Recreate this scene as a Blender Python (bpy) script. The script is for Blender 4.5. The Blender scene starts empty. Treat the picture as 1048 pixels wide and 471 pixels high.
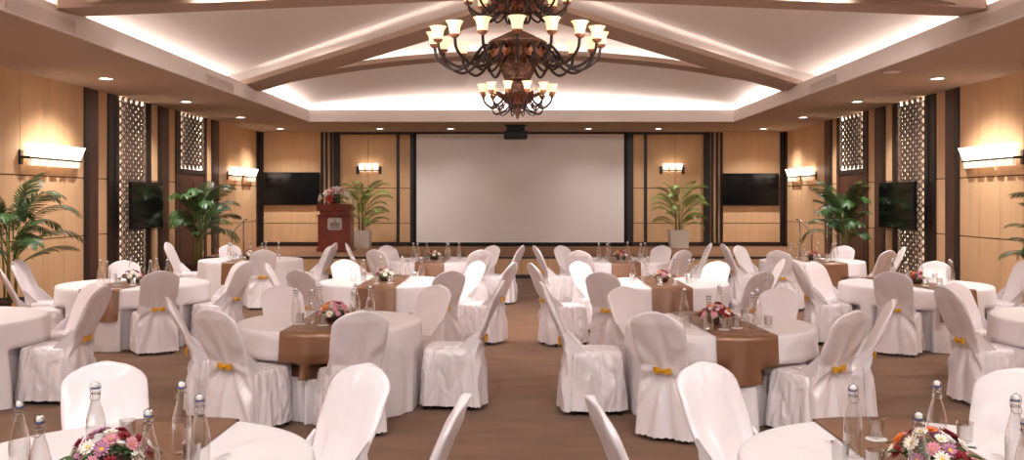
import bpy, math, random
from math import pi, sin, cos, sqrt, radians, atan2, hypot
from mathutils import Vector, Matrix

random.seed(7)
sc = bpy.context.scene
COL = sc.collection
H = 1.88                      # eye height (metres)
F = 950.0                     # focal length in pixels of the 1048 px wide frame

# ------------------------------------------------------------------ materials
def lin(c):
    return tuple((v/12.92 if v <= .04045 else ((v+.055)/1.055)**2.4) for v in c)
def rgb(r, g, b):
    return lin((r/255, g/255, b/255))

def mat(name, color, rough=.5, metal=0., spec=.5, sheen=0., emit=None, estr=0., bump=None, var=None, coat=0., bdetail=3, dist=0):
    m = bpy.data.materials.new(name); m.use_nodes = True
    nt = m.node_tree; b = nt.nodes['Principled BSDF']
    b.inputs['Base Color'].default_value = (*color, 1)
    b.inputs['Roughness'].default_value = rough
    b.inputs['Metallic'].default_value = metal
    b.inputs['Specular IOR Level'].default_value = spec
    if sheen: b.inputs['Sheen Weight'].default_value = sheen
    if coat: b.inputs['Coat Weight'].default_value = coat
    if emit:
        b.inputs['Emission Color'].default_value = (*emit, 1)
        b.inputs['Emission Strength'].default_value = estr
    if var or bump:
        tc = nt.nodes.new('ShaderNodeTexCoord')
    if var:                     # (scale xyz, amount, detail)
        mp = nt.nodes.new('ShaderNodeMapping'); mp.inputs['Scale'].default_value = var[0]
        nz = nt.nodes.new('ShaderNodeTexNoise'); nz.inputs['Scale'].default_value = 1.0; nz.inputs['Detail'].default_value = var[2]
        rp = nt.nodes.new('ShaderNodeValToRGB')
        a = var[1]
        rp.color_ramp.elements[0].position = .3; rp.color_ramp.elements[1].position = .7
        rp.color_ramp.elements[0].color = (*[c*(1-a) for c in color], 1)
        rp.color_ramp.elements[1].color = (*[min(1, c*(1+a)) for c in color], 1)
        nt.links.new(tc.outputs['Object'], mp.inputs['Vector']); nt.links.new(mp.outputs[0], nz.inputs['Vector'])
        nt.links.new(nz.outputs['Fac'], rp.inputs['Fac']); nt.links.new(rp.outputs[0], b.inputs['Base Color'])
    if bump:                    # (scale xyz, strength, distance)
        mp2 = nt.nodes.new('ShaderNodeMapping'); mp2.inputs['Scale'].default_value = bump[0]
        n2 = nt.nodes.new('ShaderNodeTexNoise'); n2.inputs['Scale'].default_value = 1.0; n2.inputs['Detail'].default_value = bdetail; n2.inputs['Distortion'].default_value = dist
        bp = nt.nodes.new('ShaderNodeBump'); bp.inputs['Strength'].default_value = bump[1]; bp.inputs['Distance'].default_value = bump[2]
        nt.links.new(tc.outputs['Object'], mp2.inputs['Vector']); nt.links.new(mp2.outputs[0], n2.inputs['Vector'])
        nt.links.new(n2.outputs['Fac'], bp.inputs['Height']); nt.links.new(bp.outputs[0], b.inputs['Normal'])
    return m

def glass_mat(name, tint, edge):
    m = bpy.data.materials.new(name); m.use_nodes = True
    nt = m.node_tree; nt.nodes.clear()
    out = nt.nodes.new('ShaderNodeOutputMaterial'); mix = nt.nodes.new('ShaderNodeMixShader')
    tr = nt.nodes.new('ShaderNodeBsdfTransparent'); tr.inputs[0].default_value = (*tint, 1)
    gl = nt.nodes.new('ShaderNodeBsdfGlossy'); gl.inputs['Roughness'].default_value = .08
    gl.inputs['Color'].default_value = (.95, .95, .95, 1)
    lw = nt.nodes.new('ShaderNodeLayerWeight'); lw.inputs['Blend'].default_value = edge
    ma = nt.nodes.new('ShaderNodeMath'); ma.operation = 'MULTIPLY_ADD'; ma.inputs[1].default_value = .88; ma.inputs[2].default_value = .07
    nt.links.new(lw.outputs['Facing'], ma.inputs[0]); nt.links.new(ma.outputs[0], mix.inputs[0]); nt.links.new(tr.outputs[0], mix.inputs[1])
    nt.links.new(gl.outputs[0], mix.inputs[2]); nt.links.new(mix.outputs[0], out.inputs[0])
    return m

M = {}
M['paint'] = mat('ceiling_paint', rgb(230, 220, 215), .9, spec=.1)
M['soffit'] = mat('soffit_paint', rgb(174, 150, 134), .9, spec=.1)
M['wood'] = mat('pale_wood_panel', rgb(210, 170, 130), .5, spec=.3, var=((6, 6, .7), .07, 4))
M['groove'] = mat('panel_groove', rgb(96, 62, 42), .8)
M['dark'] = mat('dark_walnut', rgb(78, 46, 36), .35, var=((14, 14, 1.2), .25, 4))
M['darker'] = mat('black_stained_wood', rgb(34, 22, 19), .4)
M['carpet'] = mat('brown_carpet', rgb(116, 82, 58), .95, spec=.05, sheen=.15, var=((1.6, 4.5, 1), .16, 6), bump=((160, 160, 160), .35, .006))
M['stagecarpet'] = mat('stage_carpet', rgb(136, 102, 78), .95, spec=.05, bump=((160, 160, 160), .3, .006))
M['satin'] = mat('white_satin', rgb(234, 224, 227), .29, spec=.7, sheen=.1, bump=((6, 6, 3), .38, .045), bdetail=.8, dist=.9)
M['satinskirt'] = mat('gathered_white_satin', rgb(234, 224, 227), .27, spec=.75, sheen=.1, bump=((7, 7, 4), .85, .05), bdetail=1.2, dist=1.4)
M['linen'] = mat('white_tablecloth', rgb(230, 222, 224), .55, spec=.35, sheen=.1, bump=((4, 4, 2), .15, .03))
M['bronze'] = mat('bronze_satin', rgb(130, 90, 64), .33, spec=.6, metal=.25, bump=((6, 6, 6), .2, .02))
M['gold'] = mat('gold_ribbon', rgb(232, 170, 44), .32, metal=.3)
M['black'] = mat('black_plastic', rgb(14, 13, 13), .5, spec=.25)
M['glossblack'] = mat('screen_glass_black', rgb(9, 9, 10), .12, spec=.3)
M['screen'] = mat('projection_fabric', rgb(242, 236, 234), .95, spec=.05)
M['steel'] = mat('brushed_steel', rgb(200, 192, 186), .25, metal=1)
M['legmetal'] = mat('dark_chair_leg', rgb(40, 28, 24), .4, metal=.4)
M['mahogany'] = mat('mahogany', rgb(112, 44, 32), .3, coat=.3, var=((10, 10, 1.5), .22, 4))
M['silver'] = mat('silver_plaque', rgb(186, 180, 178), .35, metal=.6)
M['ceramic'] = mat('white_ceramic', rgb(236, 230, 224), .4)
M['darkpot'] = mat('brown_planter', rgb(70, 46, 36), .5)
M['soil'] = mat('soil', rgb(50, 34, 24), .95)
M['leaf'] = mat('palm_leaf', rgb(118, 140, 54), .45, var=((5, 5, 5), .3, 2))
M['leafdark'] = mat('dark_palm_leaf', rgb(52, 84, 36), .45, var=((5, 5, 5), .3, 2))
M['stem'] = mat('palm_stem', rgb(128, 130, 62), .5)
M['glass'] = glass_mat('clear_glass', (.95, .945, .94), .36)
M['wire'] = mat('wire', rgb(190, 185, 182), .25, metal=1)
M['porcelain'] = mat('white_stopper', rgb(238, 234, 232), .3)
M['seal'] = mat('stopper_gasket', rgb(70, 80, 130), .5)
M['copper'] = mat('copper_leaf', rgb(150, 96, 72), .45, metal=.5, bump=((40, 40, 40), .8, .02), var=((18, 18, 18), .35, 3))
M['bronzedark'] = mat('antique_bronze', rgb(96, 64, 50), .45, metal=.5, bump=((30, 30, 30), .8, .02), var=((16, 16, 16), .4, 3))
M['iron'] = mat('dark_iron', rgb(50, 38, 37), .4, metal=.5)
M['shade'] = mat('alabaster_shade', rgb(238, 208, 156), .5, emit=(1, .68, .36), estr=.95)
M['sconce'] = mat('sconce_glass_lit', rgb(250, 240, 225), .4, emit=(1, .86, .72), estr=2.5)
M['sconcelow'] = mat('sconce_glass_lower', rgb(245, 228, 205), .3, emit=(1, .80, .58), estr=.45)
M['led'] = mat('led_strip', (1, .9, .8), .5, emit=(1, .93, .88), estr=13)
M['led2'] = mat('led_strip_bright', (1, .9, .8), .5, emit=(1, .94, .90), estr=42)
M['ledwarm'] = mat('led_warm_strip', (1, .9, .8), .5, emit=(1, .82, .60), estr=30)
M['lens'] = mat('downlight_lens', (1, .95, .9), .5, emit=(1, .88, .74), estr=12)
M['cream'] = mat('cream_back_panel', rgb(240, 222, 196), .8, emit=(1, .86, .70), estr=.9)  # emission added so the panel glows in place of strip light falling on it
M['latt'] = mat('lattice_wood', rgb(66, 46, 38), .5)
M['grille'] = mat('grille_paint', rgb(226, 215, 209), .8)
PET = {'pink': mat('petal_pink', rgb(220, 150, 165), .6), 'red': mat('petal_dark_red', rgb(140, 24, 40), .6),
       'white': mat('petal_white', rgb(246, 236, 226), .6), 'orange': mat('petal_orange', rgb(230, 130, 60), .6),
       'mauve': mat('petal_mauve', rgb(190, 130, 160), .6), 'yellow': mat('petal_centre', rgb(226, 186, 60), .6)}
M['leafy'] = mat('bouquet_leaf', rgb(62, 92, 48), .5)

# ------------------------------------------------------------------ mesh builder
class MB:
    def __init__(s): s.v = []; s.f = []
    def add(s, vs, fs):
        o = len(s.v); s.v.extend(tuple(x) for x in vs); s.f.extend([tuple(o+i for i in f) for f in fs]); return s
    def box(s, x0, x1, y0, y1, z0, z1):
        return s.add([(x0,y0,z0),(x1,y0,z0),(x1,y1,z0),(x0,y1,z0),(x0,y0,z1),(x1,y0,z1),(x1,y1,z1),(x0,y1,z1)],
                     [(0,3,2,1),(4,5,6,7),(0,1,5,4),(1,2,6,5),(2,3,7,6),(3,0,4,7)])
    def hexa(s, b, t):          # bottom quad, top quad
        return s.add(list(b)+list(t), [(0,3,2,1),(4,5,6,7),(0,1,5,4),(1,2,6,5),(2,3,7,6),(3,0,4,7)])
    def bevbox(s, x0, x1, y0, y1, z0, z1, b):
        rings = []
        for z, i in ((z0, b), (z0+b, 0), (z1-b, 0), (z1, b)):
            rings.append([(x0+i,y0+i,z),(x1-i,y0+i,z),(x1-i,y1-i,z),(x0+i,y1-i,z)])
        return s.loft(rings, cap=True)
    def loft(s, rings, cap=False, closed=True, capstart=None, capend=None):
        n = len(rings[0]); vs = [p for r in rings for p in r]; fs = []
        for i in range(len(rings)-1):
            for j in range(n if closed else n-1):
                k = (j+1) % n
                fs.append((i*n+j, i*n+k, (i+1)*n+k, (i+1)*n+j))
        cs = cap if capstart is None else capstart; ce = cap if capend is None else capend
        if cs: fs.append(tuple(reversed(range(n))))
        if ce: fs.append(tuple((len(rings)-1)*n+j for j in range(n)))
        return s.add(vs, fs)
    def lathe(s, prof, n=24, c=(0,0,0), cap=False):
        rings = [[(c[0]+r*cos(2*pi*j/n), c[1]+r*sin(2*pi*j/n), c[2]+z) for j in range(n)] for r, z in prof]
        return s.loft(rings, cap=cap)
    def tube(s, pts, rad, n=8, cap=True):
        pts = [Vector(p) for p in pts]; rings = []
        up = Vector((0,0,1))
        prev = None
        for i, p in enumerate(pts):
            d = (pts[min(i+1,len(pts)-1)] - pts[max(i-1,0)]).normalized()
            if prev is None:
                a = d.cross(up)
                if a.length < 1e-3: a = d.cross(Vector((1,0,0)))
            else:
                a = prev - d*prev.dot(d)
            a.normalize(); prev = a; b = d.cross(a)
            r = rad[i] if isinstance(rad, (list, tuple)) else rad
            rings.append([tuple(p + a*r*cos(2*pi*j/n) + b*r*sin(2*pi*j/n)) for j in range(n)])
        return s.loft(rings, cap=cap)
    def ell(s, c, r, n=12, m=8, rot=None):
        rings = []
        for i in range(m+1):
            t = pi*i/m; t = min(max(t, .02), pi-.02)
            ring = []
            for j in range(n):
                v = Vector((r[0]*sin(t)*cos(2*pi*j/n), r[1]*sin(t)*sin(2*pi*j/n), -r[2]*cos(t)))
                if rot: v = rot @ v
                ring.append((c[0]+v.x, c[1]+v.y, c[2]+v.z))
            rings.append(ring)
        return s.loft(rings, cap=True)
    def mesh(s, name, m, smooth=False):
        me = bpy.data.meshes.new(name); me.from_pydata(s.v, [], s.f); me.materials.append(m)
        if smooth: me.polygons.foreach_set('use_smooth', [True]*len(me.polygons))
        me.update(); return me
    def build(s, name, m, parent=None, smooth=False):
        return link(name, s.mesh(name, m, smooth), parent)

def link(name, me, parent=None, loc=None, rot=None, scale=None):
    o = bpy.data.objects.new(name, me); COL.objects.link(o)
    if parent is not None: o.parent = parent
    if loc is not None: o.location = loc
    if rot is not None: o.rotation_euler = rot
    if scale is not None: o.scale = scale
    return o
def empty(name, loc=(0,0,0), rz=0, label=None, cat=None, group=None):
    o = link(name, None, None, loc, (0,0,rz)); o.empty_display_size = .1
    return tag(o, label, cat, group)
def tag(o, label=None, cat=None, group=None):
    if label: o['label'] = label
    if cat: o['category'] = cat
    if group: o['group'] = group
    return o
def struct(o): o['kind'] = 'structure'; return o
def copy_tree(o, parent=None):
    c = o.copy(); COL.objects.link(c)
    if parent is not None: c.parent = parent
    for ch in list(o.children): copy_tree(ch, c)
    return c
class Proto:                    # first use hands out the original, later uses copies
    def __init__(s, o): s.o = o; s.used = False
    def get(s):
        if not s.used: s.used = True; return s.o
        return copy_tree(s.o)

# ------------------------------------------------------------------ camera
cam = bpy.data.cameras.new('camera'); co = bpy.data.objects.new('camera', cam); COL.objects.link(co)
cam.sensor_fit = 'HORIZONTAL'; cam.sensor_width = 36; cam.lens = F/1048*36
cam.shift_x = -10/1048; cam.shift_y = -32/1048
co.location = (0, 0, H); co.rotation_euler = (pi/2, 0, 0); cam.clip_start = .05
sc.camera = co

# ------------------------------------------------------------------ room
W = 7.61; BY = 26.9; FY = -3.0; CZ = H+1.93        # half width, far wall, rear wall, soffit height
RX = 5.35; RY0 = 6.14; RY1 = 23.36; FT = H+2.24     # ceiling recess, fascia top
SY = 21.9; SZ = .507                                # stage front, stage height

struct(MB().box(-W-.4, W+.4, FY-.3, BY+.4, -.12, 0).build('floor', M['carpet']))

# soffit: ring round the recess, with fascia
sf = MB()
sf.box(-W-.4, -RX, FY-.3, BY+.4, CZ, CZ+.04); sf.box(RX, W+.4, FY-.3, BY+.4, CZ, CZ+.04)
sf.box(-RX, RX, RY1, BY+.4, CZ, CZ+.04); sf.box(-RX, RX, FY-.3, RY0, CZ, CZ+.04)
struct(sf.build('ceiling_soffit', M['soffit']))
fa = MB(); t = .035
for a, b in ((CZ, FT-.07), (FT-.07, FT)):           # two steps
    k = -.004 if a == CZ else .03
    if a == CZ: a = CZ+.012
    fa.box(-RX-k-t, -RX-k, RY0-k-t, RY1+k+t, a, b); fa.box(RX+k, RX+k+t, RY0-k-t, RY1+k+t, a, b)
    fa.box(-RX-k, RX+k, RY1+k, RY1+k+t, a, b); fa.box(-RX-k, RX+k, RY0-k-t, RY0-k, a, b)
CW = .82                                            # depth of the light trough behind the lip
lz0, lz1 = FT-.25, FT-.22
fa.box(-RX-CW, -RX-.03, RY0-CW, RY1+CW, lz0, lz1); fa.box(RX+.03, RX+CW, RY0-CW, RY1+CW, lz0, lz1)
fa.box(-RX-.03, RX+.03, RY1+.03, RY1+CW, lz0, lz1); fa.box(-RX-.03, RX+.03, RY0-CW, RY0-.03, lz0, lz1)
# outer closing walls of the cove
fa.box(-RX-CW-.04, -RX-CW, RY0-CW, RY1+CW, CZ+.04, FT+.5); fa.box(RX+CW, RX+CW+.04, RY0-CW, RY1+CW, CZ+.04, FT+.5)
fa.box(-RX-CW, RX+CW, RY1+CW, RY1+CW+.04, CZ+.04, FT+.5); fa.box(-RX-CW, RX+CW, RY0-CW-.04, RY0-CW, CZ+.04, FT+.5)
struct(fa.build('ceiling_fascia', M['paint']))

CY = 14.75; Y1 = 18.1; Y0 = 2*CY-Y1                  # vault centre, far and near ends of the crossing bay
ARC0, ARCK = 2.81, .0213
APEX = 3.19
def arch(x): return H + max(ARC0 - ARCK*x*x, 2.24)
def hip(x): return H + 2.24 + (APEX-2.24)*(1-abs(x)/RX)
GAP = .36; SPR = 2.34              # vault clearance over the ribs, height where it springs from the cove
# upper ceiling skin
ex = RX+.8
vault = MB()
for sx in (-1, 1):                                   # side planes (triangles), extended over the cove
    a = (sx*ex, CY-(Y1-CY)-.31, H+SPR); b = (sx*ex, Y1+.31, H+SPR); c = (0, CY, H+APEX+GAP)
    a2 = tuple((a[0], a[1], a[2]+.03)); 
    vault.add([a, b, c], [(0, 1, 2)])
NX, NY = 40, 12
for sy in (1, -1):
    # face of the crossing bay between the two hips and the arch
    rows = []
    for i in range(NY+1):
        tt = i/NY; y = CY + sy*(Y1+.31-CY)*tt; w = ex*tt
        row = []
        for j in range(NX+1):
            x = -w + 2*w*j/NX
            q = (x/w)**2 if w > 0 else 0
            z = H+APEX+GAP + (SPR-APEX-GAP)*tt + (.86*tt)*(1-q)
            row.append((x, y, z))
        rows.append(row)
    rows.append([(p[0], p[1], arch(p[0])+.05) for p in rows[-1]])
    vault.loft(rows, closed=False)
    # end bay: from the arch down to the end cove
    rows = []
    yend = (RY1+.8) if sy > 0 else (RY0-.8); ya = CY + sy*(Y1+.325-CY)
    for i in range(17):
        tt = i/16; y = ya + (yend-ya)*tt
        row = []
        for j in range(NX+1):
            x = -ex + 2*ex*j/NX
            base = H+2.28
            top = max(arch(x)+.30 - base, 0)
            row.append((x, y, base + top*max(0, 1-tt**2.2)**.62))
        rows.append(row)
    vault.loft(rows, closed=False)
struct(vault.build('ceiling', M['paint'], smooth=True))

led = MB(); led2 = MB()
# cove strips behind the fascia
for sx in (-1, 1):
    led.box(sx*(RX+.45)-.02, sx*(RX+.45)+.02, Y0, Y1, FT-.06, FT-.045)
    led2.box(sx*(RX+.45)-.02, sx*(RX+.45)+.02, Y1+.4, RY1, FT-.06, FT-.045); led2.box(sx*(RX+.45)-.02, sx*(RX+.45)+.02, RY0, Y0-.4, FT-.06, FT-.045)
led2.box(-RX, RX, RY1+.43, RY1+.47, FT-.06, FT-.045); led2.box(-RX, RX, RY0-.47, RY0-.43, FT-.06, FT-.045)
# hip ribs and arch ribs
ribs = []
for sx in (-1, 1):
    for sy in (1, -1):
        rb = MB()
        A = Vector((sx*RX, Y1 if sy > 0 else Y0, 0)); B = Vector((0, CY, 0))
        d = (B-A).normalized(); nrm = Vector((0, sy, 0)); nrm = (nrm - d*nrm.dot(d)).normalized()   # towards the end bay
        ringsA = []
        n = 14
        for i in range(n+1):
            p = A.lerp(B, -.06+1.06*i/n); z = H+2.24+(APEX-2.24)*(1-abs(p.x)/RX)
            w = .68
            o0 = p - nrm*.0; o1 = p + nrm*w
            ringsA.append([(o0.x, o0.y, z), (o1.x, o1.y, z), (o1.x, o1.y, z+.10), (o0.x, o0.y, z+.10)])
        rb.loft(ringsA, cap=True); ribs.append(rb)
        lp = []
        for i in range(n+1):
            p = A.lerp(B, .03+.95*i/n) + nrm*.17; lp.append((p.x, p.y, hip(p.x)+.115))
        led.tube(lp, .012, 6)
for sy in (1, -1):
    rb = MB(); rings = []
    ya = Y1 if sy > 0 else Y0
    for i in range(49):
        x = -RX + 2*RX*i/48; z = arch(x)
        rings.append([(x, ya, z), (x, ya+sy*.62, z), (x, ya+sy*.62, z+.09), (x, ya, z+.09)])
    rb.loft(rings, cap=True); ribs.append(rb)
    led.tube([(x/10, ya+sy*.18, arch(x/10)+.105) for x in range(-40, 41, 2)], .012, 6)
    led2.tube([(x/10, ya+sy*.46, arch(x/10)+.105) for x in range(-48, 49, 2)], .012, 6)  # unseen strip on the rib's far side, added to brighten the end bay
rr = MB()
for r in ribs: rr.add(r.v, r.f)
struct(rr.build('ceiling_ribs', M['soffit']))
struct(led.build('ceiling_cove_lights', M['led'])); struct(led2.build('ceiling_cove_lights', M['led2']))

# ---- side walls
SEG = dict(pil=[(16.06, 16.58), (19.33, 19.9), (22.66, 23.2)])
Z1, Z2 = 1.24, 2.24                                  # horizontal joints of the panelling
def panels(mb, s, ya, yb, step=.67, zs=None):
    n = max(1, round((yb-ya)/step))
    for i in range(n):
        a = ya+(yb-ya)*i/n; b = ya+(yb-ya)*(i+1)/n
        for z0, z1 in zs or ((.09, Z1), (Z1, Z2), (Z2, CZ)):
            g = .006
            x0, x1 = s*W, s*(W-.03)
            mb.box(min(x0,x1), max(x0,x1), a+g, b-g, z0+g*1.6, z1-(g*1.6 if z1 < CZ else 0))
trim_n = [0]
def trim(mb, m=None):
    trim_n[0] += 1
    return struct(mb.build('trim_%d' % trim_n[0], m or M['dark']))
for s, side in ((-1, 'left'), (1, 'right')):
    wm = MB()
    xs = lambda a, b: (min(s*a, s*b), max(s*a, s*b))
    for ya, yb in ((FY, 16.06), (16.58, 16.97), (18.93, 19.33), (19.9, 20.3), (22.3, 22.66), (23.2, 26.5)):
        panels(wm, s, ya, yb)
    w = struct(wm.build('wall_%s' % side, M['wood']))
    bk = MB(); x = xs(W, W+.02)
    for ya, yb in ((FY-.3, 17.1), (18.85, 20.5), (22.2, BY+.3)):
        bk.box(*x, ya, yb, 0, CZ)
    x = xs(W+.25, W+.3); bk.box(*x, 16.9, 22.5, 0, CZ)
    bk.build('panel_groove', M['groove'], w)
    bb = MB(); x = xs(W, W-.045)
    for ya, yb in ((FY, 16.06), (16.58, 16.97), (18.93, 19.33), (19.9, 20.3), (22.3, 22.66), (23.2, 26.5)):
        bb.box(*x, ya, yb, 0, .09)
    struct(bb.build('baseboard_%s' % side, M['darker']))
    for ya, yb in SEG['pil']:                        # projecting pilasters: dark edges, walnut face
        pm = MB(); pm.box(*xs(W, W-.06), ya, ya+.16, 0, CZ)
        o = trim(pm, M['darker'])
        MB().box(*xs(W, W-.05), ya+.16, yb, 0, CZ).build('pilaster_face', M['dark'], o)
    cm = MB()                                        # corner strips
    for ya in (26.5, 26.64, 26.78):
        cm.box(*xs(W, W-.05), ya, ya+.07, SZ, CZ)
    o = trim(cm, M['darker'])
    MB().box(*xs(W, W-.02), 26.5, 26.9, 0, CZ).build('strip_backing', M['dark'], o)

def lattice(mb, y0, y1, z0, z1, xf, depth, s, pitch=.15):
    # pierced screen of hexagonal cells, plate thickness "depth"
    dy = pitch*.866; ny = max(1, round((y1-y0)/dy)); dy = (y1-y0)/ny
    nz = max(1, round((z1-z0)/pitch)); dz = (z1-z0)/nz
    hr = .046
    for i in range(ny):
        for k in range(nz):
            cy = y0+(i+.5)*dy; cz = z0+(k+.5)*dz + (0 if i % 2 else dz/2)
            if cz > z1-dz*.4: continue
            out = []; inn = []
            for q in range(12):
                a = 2*pi*q/12
                # rectangular cell boundary
                c, d = cos(a), sin(a)
                m = max(abs(c)/(dy/2), abs(d)/(dz/2)); out.append((cy+c/m, cz+d/m))
                inn.append((cy+hr*.82*c, cz+hr*1.25*d))
            vs = [(xf, *p) for p in out]+[(xf, *p) for p in inn]+[(xf+s*depth, *p) for p in inn]
            fs = []
            for q in range(12):
                r = (q+1) % 12
                fs.append((q, r, 12+r, 12+q)); fs.append((12+q, 12+r, 24+r, 24+q))
            mb.add(vs, fs)
for s, side, where in ((-1, 'left', 'behind the wall television on the lectern side'), (1, 'right', 'behind the wall television opposite the lectern side')):
    xs = lambda a, b: (min(s*a, s*b), max(s*a, s*b))
    e = empty('lattice_screen', (s*W, 17.95, 0), 0, 'tall backlit pierced lattice panel ' + where, 'lattice screen', 'backlit lattice panels')
    def L(mb, name, m, par, c=(s*W, 17.95, 0)):
        mb.v = [(v[0]-c[0], v[1]-c[1], v[2]-c[2]) for v in mb.v]; return mb.build(name, m, par)
    fr = MB()
    for ya, yb, p in ((16.97, 17.12, .06), (17.12, 17.27, .04), (17.27, 17.42, .055), (18.68, 18.80, .05), (18.80, 18.93, .06)):
        fr.box(*xs(W, W-p), ya, yb, 0, CZ)
    L(fr, 'frame', M['darker'], e)
    lm = MB(); lattice(lm, 17.42, 18.68, 0, CZ, s*(W-.05), .03, s); L(lm, 'lattice', M['latt'], e)
    L(MB().box(*xs(W+.10, W+.12), 17.1, 18.9, 0, CZ), 'back_panel', M['cream'], e)
    lg = MB()
    for y in (17.44, 18.66): lg.box(*xs(W+.0, W+.03), y-.015, y+.015, .02, CZ-.02)
    L(lg, 'light_strip', M['ledwarm'], e)
    # doorway with lattice above
    e2 = empty('lattice_screen', (s*W, 21.3, 2.45), 0, 'short backlit lattice panel above the dark door ' + ('on the lectern side' if s < 0 else 'across the room from the lectern'), 'lattice screen', 'backlit lattice panels')
    c2 = (s*W, 21.3, 2.45)
    fr = MB()
    fr.box(*xs(W, W-.06), 20.3, 20.56, 2.45, CZ); fr.box(*xs(W, W-.05), 22.1, 22.3, 2.45, CZ); fr.box(*xs(W, W-.05), 20.56, 22.1, 2.45, 2.55)
    L(fr, 'frame', M['darker'], e2, c2)
    lm = MB(); lattice(lm, 20.56, 22.1, 2.55, CZ, s*(W-.05), .03, s); L(lm, 'lattice', M['latt'], e2, c2)
    L(MB().box(*xs(W+.10, W+.12), 20.5, 22.2, 2.45, CZ), 'back_panel', M['cream'], e2, c2)
    lg = MB()
    for y in (20.59, 22.07): lg.box(*xs(W+.0, W+.03), y-.015, y+.015, 2.56, CZ-.02)
    L(lg, 'light_strip', M['ledwarm'], e2, c2)
    dm = MB(); dm.box(*xs(W, W-.06), 20.3, 20.45, 0, 2.45); dm.box(*xs(W, W-.05), 22.15, 22.3, 0, 2.45)
    for ya, yb in ((20.45, 21.295), (21.305, 22.15)):
        dm.box(*xs(W, W-.02), ya, yb, 0, 2.45)
        for z0, z1 in ((.25, 1.0), (1.2, 2.25)): dm.box(*xs(W-.02, W-.032), ya+.14, yb-.14, z0, z1)
    d = struct(dm.build('door_%d' % (1 if s < 0 else 2), M['dark']))
    for y in (21.18, 21.42):
        hm = MB(); hm.tube([(s*(W-.10), y, 1.35), (s*(W-.10), y, 2.10)], .018, 8)
        for z in (1.45, 2.0): hm.tube([(s*(W-.02), y, z), (s*(W-.10), y, z)], .012, 6)
        hm.build('door_handle', M['steel'], d, True)

# ---- far wall
def px(x): return (x-534)*.02832
def bpanels(mb, xa, xb, seams=(), zs=((SZ+.11, 1.17), (1.17, 2.19), (2.19, CZ))):
    e = [xa, *seams, xb]
    for a, b in zip(e, e[1:]):
        for z0, z1 in zs:
            mb.box(a+.006, b-.006, BY-.03, BY, z0+.01, z1-(.01 if z1 < CZ else 0))
wm = MB()
for s in (-1, 1):
    def P(a, b, seams=()):
        a, b = px(a), px(b)
        if s > 0: a, b = -b, -a; seams = [-px(q) for q in seams]
        else: seams = [px(q) for q in seams]
        bpanels(wm, a, b, seams)
    P(270, 328.5); P(348, 406, (377,)); P(409, 420)
wb = struct(wm.build('wall_back', M['wood']))
bk = MB(); bk.box(-W-.4, W+.4, BY, BY+.3, 0, CZ); bk.build('panel_groove', M['groove'], wb)
dk = MB(); lt = MB()
for s in (-1, 1):
    def S(mb, a, b, p):
        a, b = s*px(a), s*px(b); a, b = (-a, -b) if False else (a, b)
        a, b = (px(a0) for a0 in ()) if False else (a, b)
        mb.box(min(a, b), max(a, b), BY-p, BY, SZ, CZ)
    def T(a): return s*(534-a)*.02832
    for a, b in ((258.5, 261), (263, 265), (267.5, 270), (329, 331.3), (333.3, 335.5), (338, 340.5), (406, 409)):
        dk.box(min(T(a), T(b)), max(T(a), T(b)), BY-.06, BY, SZ, CZ)
    for a, b, p in ((342, 348.5, .10), (420, 427, .06)):
        dk.box(min(T(a), T(b)), max(T(a), T(b)), BY-p, BY, SZ, CZ)
    for a, b in ((261, 263), (265, 267.5), (331.3, 333.3), (335.5, 338), (340.5, 342)):
        lt.box(min(T(a), T(b)), max(T(a), T(b)), BY-.02, BY, SZ, CZ)
dk.box(px(342), px(726), BY-.07, BY, CZ-.07, CZ)
dk.box(px(420), px(647), BY-.06, BY, SZ, SZ+.10)
trim(dk, M['darker']); trim(lt, M['wood'])
bb = MB(); bb.box(-W, -3.22, BY-.045, BY, SZ, SZ+.10); bb.box(3.22, W, BY-.045, BY, SZ, SZ+.10)
struct(bb.build('baseboard_back', M['darker']))
struct(MB().box(-W-.3, W+.3, FY-.3, FY, 0, CZ).build('wall_front', M['wood']))

# ---- stage
st = MB(); st.box(-W+.05, W-.05, SY+.03, BY, 0.0, SZ)
stage = struct(st.build('stage_floor', M['stagecarpet']))
fr = MB(); n = 50
for i in range(n):
    a = -W+.05+(2*W-.1)*i/n; b = -W+.05+(2*W-.1)*(i+1)/n
    fr.box(a+.004, b-.004, SY, SY+.03, .09, SZ-.04)
fr.build('front_panel', M['wood'], stage)
ns = MB(); ns.box(-W+.05, W-.05, SY-.02, SY+.10, SZ-.04, SZ+.004); ns.box(-W+.05, W-.05, SY-.01, SY+.02, 0, .09)
ns.build('edge_trim', M['darker'], stage)
for s in (-1, 1):
    sm = MB(); sm.box(min(s*6.55, s*7.35), max(s*6.55, s*7.35), SY-.66, SY-.03, 0, .17); sm.box(min(s*6.55, s*7.35), max(s*6.55, s*7.35), SY-.35, SY-.03, .17, .34)
    struct(sm.build('stage_floor_steps', M['stagecarpet']))
    for xx, w in ((6.62, 'beside the aisle end of'), (7.28, 'beside the wall end of')):
        e = empty('handrail', (s*xx, SY-.3, 0), 0, 'steel handrail %s the stage steps, %s' % (w, 'lectern side' if s < 0 else 'far from the lectern'), 'handrail', 'stage step handrails')
        hm = MB(); hm.tube([(0, -.45, 1.06), (0, -.38, 1.12), (0, .55, 1.38), (0, .72, 1.38)], .022, 8); hm.build('rail', M['steel'], e, True)
        hm = MB(); hm.tube([(0, -.40, .005), (0, -.40, 1.10)], .018, 8); hm.build('post', M['steel'], e, True)
        hm = MB(); hm.tube([(0, .50, SZ+.003), (0, .50, 1.36)], .018, 8); hm.build('post', M['steel'], e, True)

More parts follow.
